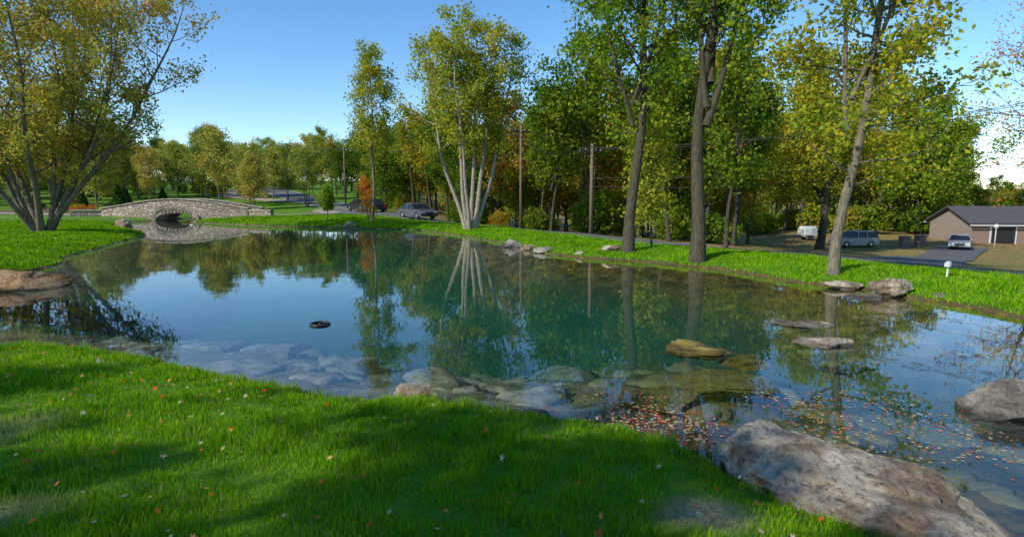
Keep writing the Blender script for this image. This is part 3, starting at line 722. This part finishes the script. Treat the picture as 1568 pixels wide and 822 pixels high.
def prism(name, prof, y0, y1, mat, parent=None, taper=None, bevel=0.):
    bm = bmesh.new()
    a = [bm.verts.new((p[0], y0, p[1])) for p in prof]; b = [bm.verts.new((p[0], y1, p[1])) for p in prof]
    bm.faces.new(a); bm.faces.new(b[::-1]); n = len(prof)
    for i in range(n): bm.faces.new((a[i], b[i], b[(i+1) % n], a[(i+1) % n])[::-1])
    bmesh.ops.recalc_face_normals(bm, faces=bm.faces[:])
    if taper:
        for v in bm.verts: v.co.y *= taper(v.co.z)
    if bevel: bmesh.ops.bevel(bm, geom=bm.edges[:], offset=bevel, segments=2, affect='EDGES')
    me = bpy.data.meshes.new(name); bm.to_mesh(me); bm.free(); me.materials.append(mat)
    return link(name, me, parent)

# ------------------------------------------------------------------ stone bridge
def masonry(name, a, b, mortar, scale=2.6):
    t = NT(name); c = t.coords('Position')
    mp = t.n('ShaderNodeMapping'); mp.inputs['Scale'].default_value = (1, 1, 1.7); t.l(c, mp.inputs[0]); c2 = mp.outputs[0]
    cc = t.vor(c2, scale, out='Color'); s_ = t.n('ShaderNodeSeparateColor'); t.l(cc, s_.inputs[0])
    e = t.vor(c2, scale, 'DISTANCE_TO_EDGE')
    col = t.mix(s_.outputs[0], a, b); col = t.mix(t.math('MULTIPLY', s_.outputs[1], .4), col, (.30, .20, .13))
    col = t.mix(t.ramp(e, [(0.02, 1), (.07, 0)]), col, mortar)
    col = t.mix(t.math('MULTIPLY', t.noise(c, 12, 5), .3), col, (.12, .10, .08))
    return t.principled(col, .9, .15, t.bump(t.ramp(e, [(0, 0), (.12, 1)]), 1., .05))
M_mas = masonry('stone_masonry', (.24, .20, .15), (.52, .45, .36), (.20, .17, .13))
M_cap = rockmat('cap_stone', (.34, .29, .22), (.52, .46, .37), (.3, .24, .17))
br = link('stone_arch_bridge', None)
cx, hl, y0b, y1b = -32.1, 7.0, 54.4, 57.9
AH = .74
def topz(x): return 1.12+.88*math.cos(min(1, abs(x-cx)/hl)*math.pi/2)**1.2
def archz(x):
    q = (x-cx)/1.9
    return AH*math.sqrt(max(0, 1-q*q)) if abs(q) < 1 else -1.2
xs = sorted(set([cx+(-hl+2*hl*i/56) for i in range(57)]+[cx-1.9+3.8*i/24 for i in range(25)]+[cx-1.9001, cx+1.9001]))
def wall_strip(name, ya, yb, drop, mat):
    VV, QQ = [], []
    for x_ in xs:
        zt = topz(x_)-drop; zb = archz(x_) if abs(x_-cx) < 1.9 else -1.2
        VV += [(x_, ya, zb), (x_, ya, zt), (x_, yb, zt), (x_, yb, zb)]
    for i in range(len(xs)-1):
        o = 4*i
        for k in range(4): QQ.append((o+k, o+4+k, o+4+(k+1) % 4, o+(k+1) % 4))
    e = 4*(len(xs)-1); QQ += [(0, 1, 2, 3), (e+3, e+2, e+1, e)]
    link(name, np_mesh(name, np.array(VV), np.array(QQ), [mat], smooth=False), br)
wall_strip('parapet_front', y0b, y0b+.42, 0, M_mas)
wall_strip('parapet_back', y1b-.42, y1b, 0, M_mas)
wall_strip('deck', y0b+.422, y1b-.422, .75, M_path)
def cap_strip(name, ya, yb):
    VV, QQ = [], []
    for i in range(61):
        x_ = cx-hl-.1+(2*hl+.2)*i/60; z_ = topz(x_)
        VV += [(x_, ya, z_+.003), (x_, ya, z_+.12), (x_, yb, z_+.12), (x_, yb, z_+.003)]
    for i in range(60):
        o = 4*i
        for k in range(4): QQ.append((o+k, o+4+k, o+4+(k+1) % 4, o+(k+1) % 4))
    QQ += [(0, 1, 2, 3), (243, 242, 241, 240)]
    link(name, np_mesh(name, np.array(VV), np.array(QQ), [M_cap], smooth=False), br)
cap_strip('cap_front', y0b-.07, y0b+.49); cap_strip('cap_back', y1b-.49, y1b+.07)
for i in range(19):
    a = math.pi*(i+.5)/19
    p = (cx+math.cos(a)*2.05, y0b-.015, math.sin(a)*(AH+.14))
    box('voussoir_%d' % i, p, (.27, .08, .24), M_mas, br, rot=(0, -math.atan2(math.sin(a)*1.9, math.cos(a)*AH), 0), bevel=.02)
for sx, ang in ((-1, .35), (1, .30)):
    L = 2.6; ex = cx+sx*hl
    for (nm, dz, w_, h_) in (('wing_wall', .30, .4, 1.3), ('wing_cap', 1.015, .55, .12)):
        box('%s_%s' % (nm, 'a' if sx < 0 else 'b'), (ex+sx*L/2*math.cos(ang), y0b+.2-math.sin(ang)*L/2*.9, dz), (L, w_, h_), M_mas if nm == 'wing_wall' else M_cap, br, rotz=-sx*ang)

# ------------------------------------------------------------------ vehicles
def paint(name, col, metal=.3):
    t = NT(name); n = t.noise(t.coords('Object'), 3, 3)
    p = t.mix(n, tuple(v*.9 for v in col), col); m = t.principled(p, .28, .5, metal=metal); return m
M_glass = paint('car_glass', (.015, .02, .025), 0); M_tyre = simple('tyre', (.02, .02, .02), .9); M_rim = simple('rim', (.5, .5, .52), .3, .5, .8)
M_lampr = simple('tail_lamp', (.4, .02, .02), .3); M_lampw = simple('head_lamp', (.8, .8, .78), .2); M_trim = simple('black_trim', (.03, .03, .03), .6)
def car(name, x, y, rotz, col, kind='suv', dz=0.):
    e = link(name, None); e.location = (x, y, H(x, y)+.05+dz); e.rotation_euler = (0, 0, rotz)
    M = paint(name+'_paint', col)
    if kind == 'suv':
        L, W, hood, roof = 4.7, 1.85, 1.05, 1.75
        cab = [(-2.25, hood), (-2.1, roof-.12), (-1.8, roof-.03), (.35, roof-.03), (1.15, hood)]
        rf = [(-2.15, roof-.07), (-2.0, roof), (.2, roof), (.42, roof-.07)]
    else:
        L, W, hood, roof = 4.6, 1.8, .92, 1.45
        cab = [(-1.75, hood), (-1.0, roof-.05), (.15, roof-.05), (1.1, hood)]
        rf = [(-1.1, roof-.07), (-.9, roof), (.05, roof), (.25, roof-.07)]
    def archp(cxp, r=.38):
        return [(cxp-r*math.cos(a), .30+r*math.sin(a)) for a in np.linspace(math.pi*.02, math.pi*.98, 9)]
    prof = [(-L/2, .35), (-L/2+.03, hood-.2), (-L/2+.12, hood-.02), (1.2, hood), (L/2-.25, hood-.14), (L/2-.04, hood-.32), (L/2, .40), (L/2-.05, .28)]
    prof += [(p[0], p[1]) for p in archp(1.42)[::-1]] + [(.5, .24), (-.5, .24)] + [(p[0], p[1]) for p in archp(-1.38)[::-1]] + [(-L/2+.05, .28)]
    prism('body', prof, -W/2, W/2, M, e)
    tp = lambda z: 1-.20*max(0, (z-hood))/(roof-hood)
    prism('windows', cab, -W/2+.03, W/2-.03, M_glass, e, tp)
    prism('roof', rf, -W/2+.02, W/2-.02, M, e, tp)
    for sx in (-1, 1):
        for xp in ((-.9, .1) if kind == 'suv' else (-.35,)):
            box('pillar', (xp, sx*(W/2-.09), (hood+roof)/2), (.08, .03, roof-hood-.04), M, e, rot=(sx*.19, 0, 0))
        for xp in (1.42, -1.38):
            cyl('tyre', (xp, sx*(W/2-.11), .33), .33, .33, .22, M_tyre, e, (math.pi/2, 0, 0), 24)
            cyl('rim', (xp, sx*(W/2+.003), .33), .20, .17, .02, M_rim, e, (-sx*math.pi/2, 0, 0), 16)
        box('headlamp', (L/2-.12, sx*(W/2-.28), hood-.32), (.16, .38, .14), M_lampw, e, bevel=.02)
        box('tail_lamp', (-L/2+.03, sx*(W/2-.18), hood-.22), (.08, .26, .28), M_lampr, e, bevel=.02)
        box('mirror', (.85, sx*(W/2+.08), hood+.08), (.12, .18, .13), M, e, bevel=.02)
    box('grille', (L/2-.02, 0, .56), (.06, .9, .2), M_trim, e); box('bumper', (L/2-.02, 0, .34), (.12, W-.2, .14), M_trim, e)
    return e
car('suv', 37.6, 62.5, rad(185), (.30, .32, .34), 'suv')
car('sedan_car', 47.3, 60.0, rad(232), (.42, .44, .47), 'sedan')
car('parked_car', -8.9, 53.7, rad(-52), (.12, .13, .15), 'sedan')
car('parked_car', -16.2, 66.0, rad(125), (.02, .03, .05), 'sedan')
car('parked_car', -18.6, 70.2, rad(125), (.03, .03, .035), 'sedan')
e = link('utility_trailer', None); e.location = (37.4, 72, H(37.4, 72)); e.rotation_euler = (0, 0, rad(8))
M_white = simple('white_panel', (.62, .62, .60), .5)
box('body', (0, 0, 1.1), (2.0, 1.5, 1.3), M_white, e, bevel=.22); box('door', (.35, -.76, 1.05), (.6, .03, 1.0), simple('panel_grey', (.4, .4, .4)), e)
for sx in (-1, 1): cyl('wheel', (0, sx*.73, .33), .33, .33, .2, M_tyre, e, (math.pi/2, 0, 0))
box('drawbar', (-1.5, 0, .5), (1.2, .1, .08), M_trim, e)

# ------------------------------------------------------------------ houses
def brickmat(name, a, b):
    t = NT(name); c = t.coords('Object')
    bt = t.n('ShaderNodeTexBrick'); bt.inputs['Scale'].default_value = 4
    bt.inputs['Color1'].default_value = (*a, 1); bt.inputs['Color2'].default_value = (*b, 1); bt.inputs['Mortar'].default_value = (.30, .28, .25, 1)
    rx = t.n('ShaderNodeMapping'); rx.inputs['Rotation'].default_value = (math.pi/2, 0, 0); t.l(c, rx.inputs[0]); t.l(rx.outputs[0], bt.inputs['Vector'])
    return t.principled(bt.outputs['Color'], .9, .1)
M_brick = brickmat('brick', (.20, .11, .08), (.28, .18, .13)); M_roof = simple('roof_shingle', (.10, .10, .105), .9, .1, var=.25, scale=25)
M_dark = simple('painted_garage_shade', (.02, .02, .02)); M_siding = simple('siding', (.45, .40, .34), .7)
def house(name, x, y, rotz, L, Dp, wh, rh, wall):
    e = link(name, None); e.location = (x, y, H(x, y)-.1); e.rotation_euler = (0, 0, rotz)
    bm = bmesh.new()
    pr = [(-Dp/2, 0), (Dp/2, 0), (Dp/2, wh), (0, wh+rh-.12), (-Dp/2, wh)]
    a = [bm.verts.new((-L/2, p[0], p[1])) for p in pr]; b = [bm.verts.new((L/2, p[0], p[1])) for p in pr]
    bm.faces.new(a); bm.faces.new(b)
    for i in range(5): bm.faces.new((a[i], b[i], b[(i+1) % 5], a[(i+1) % 5]))
    bmesh.ops.recalc_face_normals(bm, faces=bm.faces[:])
    me = bpy.data.meshes.new('walls'); bm.to_mesh(me); bm.free(); me.materials.append(wall); link('walls', me, e)
    sl = math.atan2(rh, Dp/2); ln = math.hypot(rh, Dp/2)+.6
    for s in (-1, 1):
        box('roof', (0, s*(Dp/4+.24), wh+rh/2-.02), (L+1.0, ln, .16), M_roof, e, rot=(-s*sl, 0, 0))
        box('gutter', (0, s*(Dp/2+.55), wh-.32), (L+1.0, .12, .14), M_white, e)
    box('chimney', (L*.1, .6, wh+rh+.2), (.9, .7, 2.0), wall, e); box('chimney_cap', (L*.1, .6, wh+rh+1.26), (1.05, .85, .12), M_cap, e)
    f = -Dp/2-.02
    for wx in (L*.05, L*.22, L*.40):
        box('window_frame', (wx, f, 1.45), (1.25, .06, 1.25), M_white, e); box('window_pane', (wx, f-.04, 1.45), (1.05, .04, 1.05), M_glass, e); box('mullion', (wx, f-.07, 1.45), (.05, .03, 1.05), M_white, e)
    box('garage_frame', (-L*.30, f, 1.12), (2.9, .06, 2.3), M_white, e); box('garage_shade_panel', (-L*.30, f-.04, 1.06), (2.5, .05, 2.1), M_dark, e)  # flat dark panel on the wall, painted as the shade inside an open garage
    box('door_frame', (-L*.11, f, 1.05), (1.05, .06, 2.15), M_white, e); box('door', (-L*.11, f-.04, 1.03), (.85, .04, 2.0), simple('door_paint', (.2, .06, .04)), e)
    return e
house('brick_house', 63.5, 70.5, rad(-8), 17, 8.5, 2.6, 1.7, M_brick)
house('distant_house', -107, 150, rad(20), 13, 8, 2.8, 2.4, M_siding)

# ------------------------------------------------------------------ utility poles, lamps, pillars
M_wood = simple('pole_wood', (.17, .13, .095), .9, .1); M_wire = simple('wire', (.03, .03, .03), .6)
heads = []
for (x, y, h) in POLES:
    e = link('utility_pole', None); e.location = (x, y, H(x, y)-.2); e.rotation_euler = (0, 0, rad(35))
    cyl('pole', (0, 0, h/2), .13, .10, h, M_wood, e); box('crossarm', (0, .14, h-.5), (2.0, .1, .12), M_wood, e)
    for k in (-.9, -.45, .45, .9): cyl('insulator', (k, .14, h-.37), .04, .03, .14, M_rim, e, seg=8)
    heads.append((x, y, H(x, y)-.2+h))
heads = [(-70, 160, 18)]+heads+[(75, -28, 7)]
PW, RW = [], []
for (a, b) in zip(heads[:-1], heads[1:]):
    for (o, dz) in ((-1, -.3), (-.45, -.3), (1, -.3), (0, -2.2), (0, -2.8)):
        t = np.linspace(0, 1, 12); A = np.array(a); B = np.array(b)
        P = A+(B-A)*t[:, None]; P[:, 0] += o*.82; P[:, 1] += o*.57; P[:, 2] += dz-1.1*4*t*(1-t)
        PW.append(P); RW.append(np.full(12, .016))
VV, QQ = tubes(np.array(PW), np.array(RW), 5); link('power_lines', np_mesh('power_lines', VV, QQ, [M_wire]))
e = link('lamp_post', None); x, y = 51.2, 60.2; e.location = (x, y, H(x, y))
cyl('post', (0, 0, 1.05), .05, .04, 2.1, M_white, e); cyl('collar', (0, 0, 2.12), .1, .1, .06, M_white, e)
bm = bmesh.new(); bmesh.ops.create_uvsphere(bm, u_segments=16, v_segments=10, radius=.24)
for f in bm.faces: f.smooth = True
me = bpy.data.meshes.new('globe'); bm.to_mesh(me); bm.free(); me.materials.append(M_white); link('globe', me, e, (0, 0, 2.37))
e = link('mailbox', None); x, y = 11.2, 14.5; e.location = (x, y, H(x, y)-.06); e.rotation_euler = (0, 0, rad(-50)); e.scale = (.75, .7, .9)
box('post', (0, 0, .18), (.05, .05, .40), M_white, e); prof = [(-.075, .36), (.075, .36), (.075, .44)]+[(.075*math.cos(a), .44+.075*math.sin(a)) for a in np.linspace(.3, 2.84, 7)]+[(-.075, .44)]
prism('box', prof, -.14, .14, M_white, e); box('door_plate', (0, -.146, .43), (.12, .01, .12), simple('mb_door', (.5, .5, .5)), e)
for (x, y) in ((43.2, 62.5), (45.3, 63.0)):
    e = link('brick_pillar', None); e.location = (x, y, H(x, y)-.1)
    box('shaft', (0, 0, .6), (.8, .8, 1.2), M_brick, e); box('cap', (0, 0, 1.26), (.95, .95, .12), M_cap, e, bevel=.03)
# floating ring
e = link('floating_aerator', None, None, (-3.6, 10.45, .0))
VV = []; n1, n2 = 40, 10
for i in range(n1):
    a = 6.2832*i/n1
    for j in range(n2):
        b = 6.2832*j/n2; rr_ = .165+.026*math.cos(b); VV.append((rr_*math.cos(a), rr_*math.sin(a), .012+.026*math.sin(b)))
idx = np.arange(n1*n2).reshape(n1, n2); i2 = np.roll(idx, -1, 0)
QQ = np.stack([idx.ravel(), i2.ravel(), np.roll(i2, -1, 1).ravel(), np.roll(idx, -1, 1).ravel()], 1)
M_blk = simple('black_plastic', (.015, .015, .015), .4)
link('float_ring', np_mesh('float_ring', np.array(VV), QQ, [M_blk]), e)
cyl('inlet_basket', (0, 0, -.03), .13, .14, .06, M_blk, e); cyl('hub', (0, 0, .01), .03, .02, .04, M_trim, e)

# ------------------------------------------------------------------ light, sky, camera
to_sun = Vector((-.72, -.52, .62)).normalized()
el = math.asin(to_sun.z); az = math.atan2(to_sun.x, to_sun.y)
sun = bpy.data.lights.new('sun', 'SUN'); sun.energy = 5.0; sun.angle = rad(.5); sun.color = (1, .94, .82)
so = link('sun', sun); so.rotation_euler = to_sun.to_track_quat('Z', 'Y').to_euler()
w = bpy.data.worlds.new('World'); scene.world = w; w.use_nodes = True
nt = w.node_tree; bgn = nt.nodes['Background']; sky = nt.nodes.new('ShaderNodeTexSky'); sky.sky_type = 'NISHITA'
sky.sun_disc = False; sky.sun_elevation = el; sky.sun_rotation = az; sky.altitude = 1200; sky.air_density = 1.0; sky.dust_density = 0.0; sky.ozone_density = 2.0
hs = nt.nodes.new('ShaderNodeHueSaturation'); hs.inputs['Saturation'].default_value = 1.22; hs.inputs['Value'].default_value = 1.38
nt.links.new(sky.outputs[0], hs.inputs['Color']); nt.links.new(hs.outputs[0], bgn.inputs[0]); bgn.inputs[1].default_value = .15
cam = bpy.data.cameras.new('camera'); cam.lens = 20; cam.sensor_width = 36; cam.clip_end = 3000; cam.clip_start = .05
co = link('camera', cam); co.location = (0, 0, 2.4); co.rotation_euler = (rad(90-7.3), 0, 0)
scene.camera = co
print('polys', sum(len(m.polygons) for m in bpy.data.meshes))
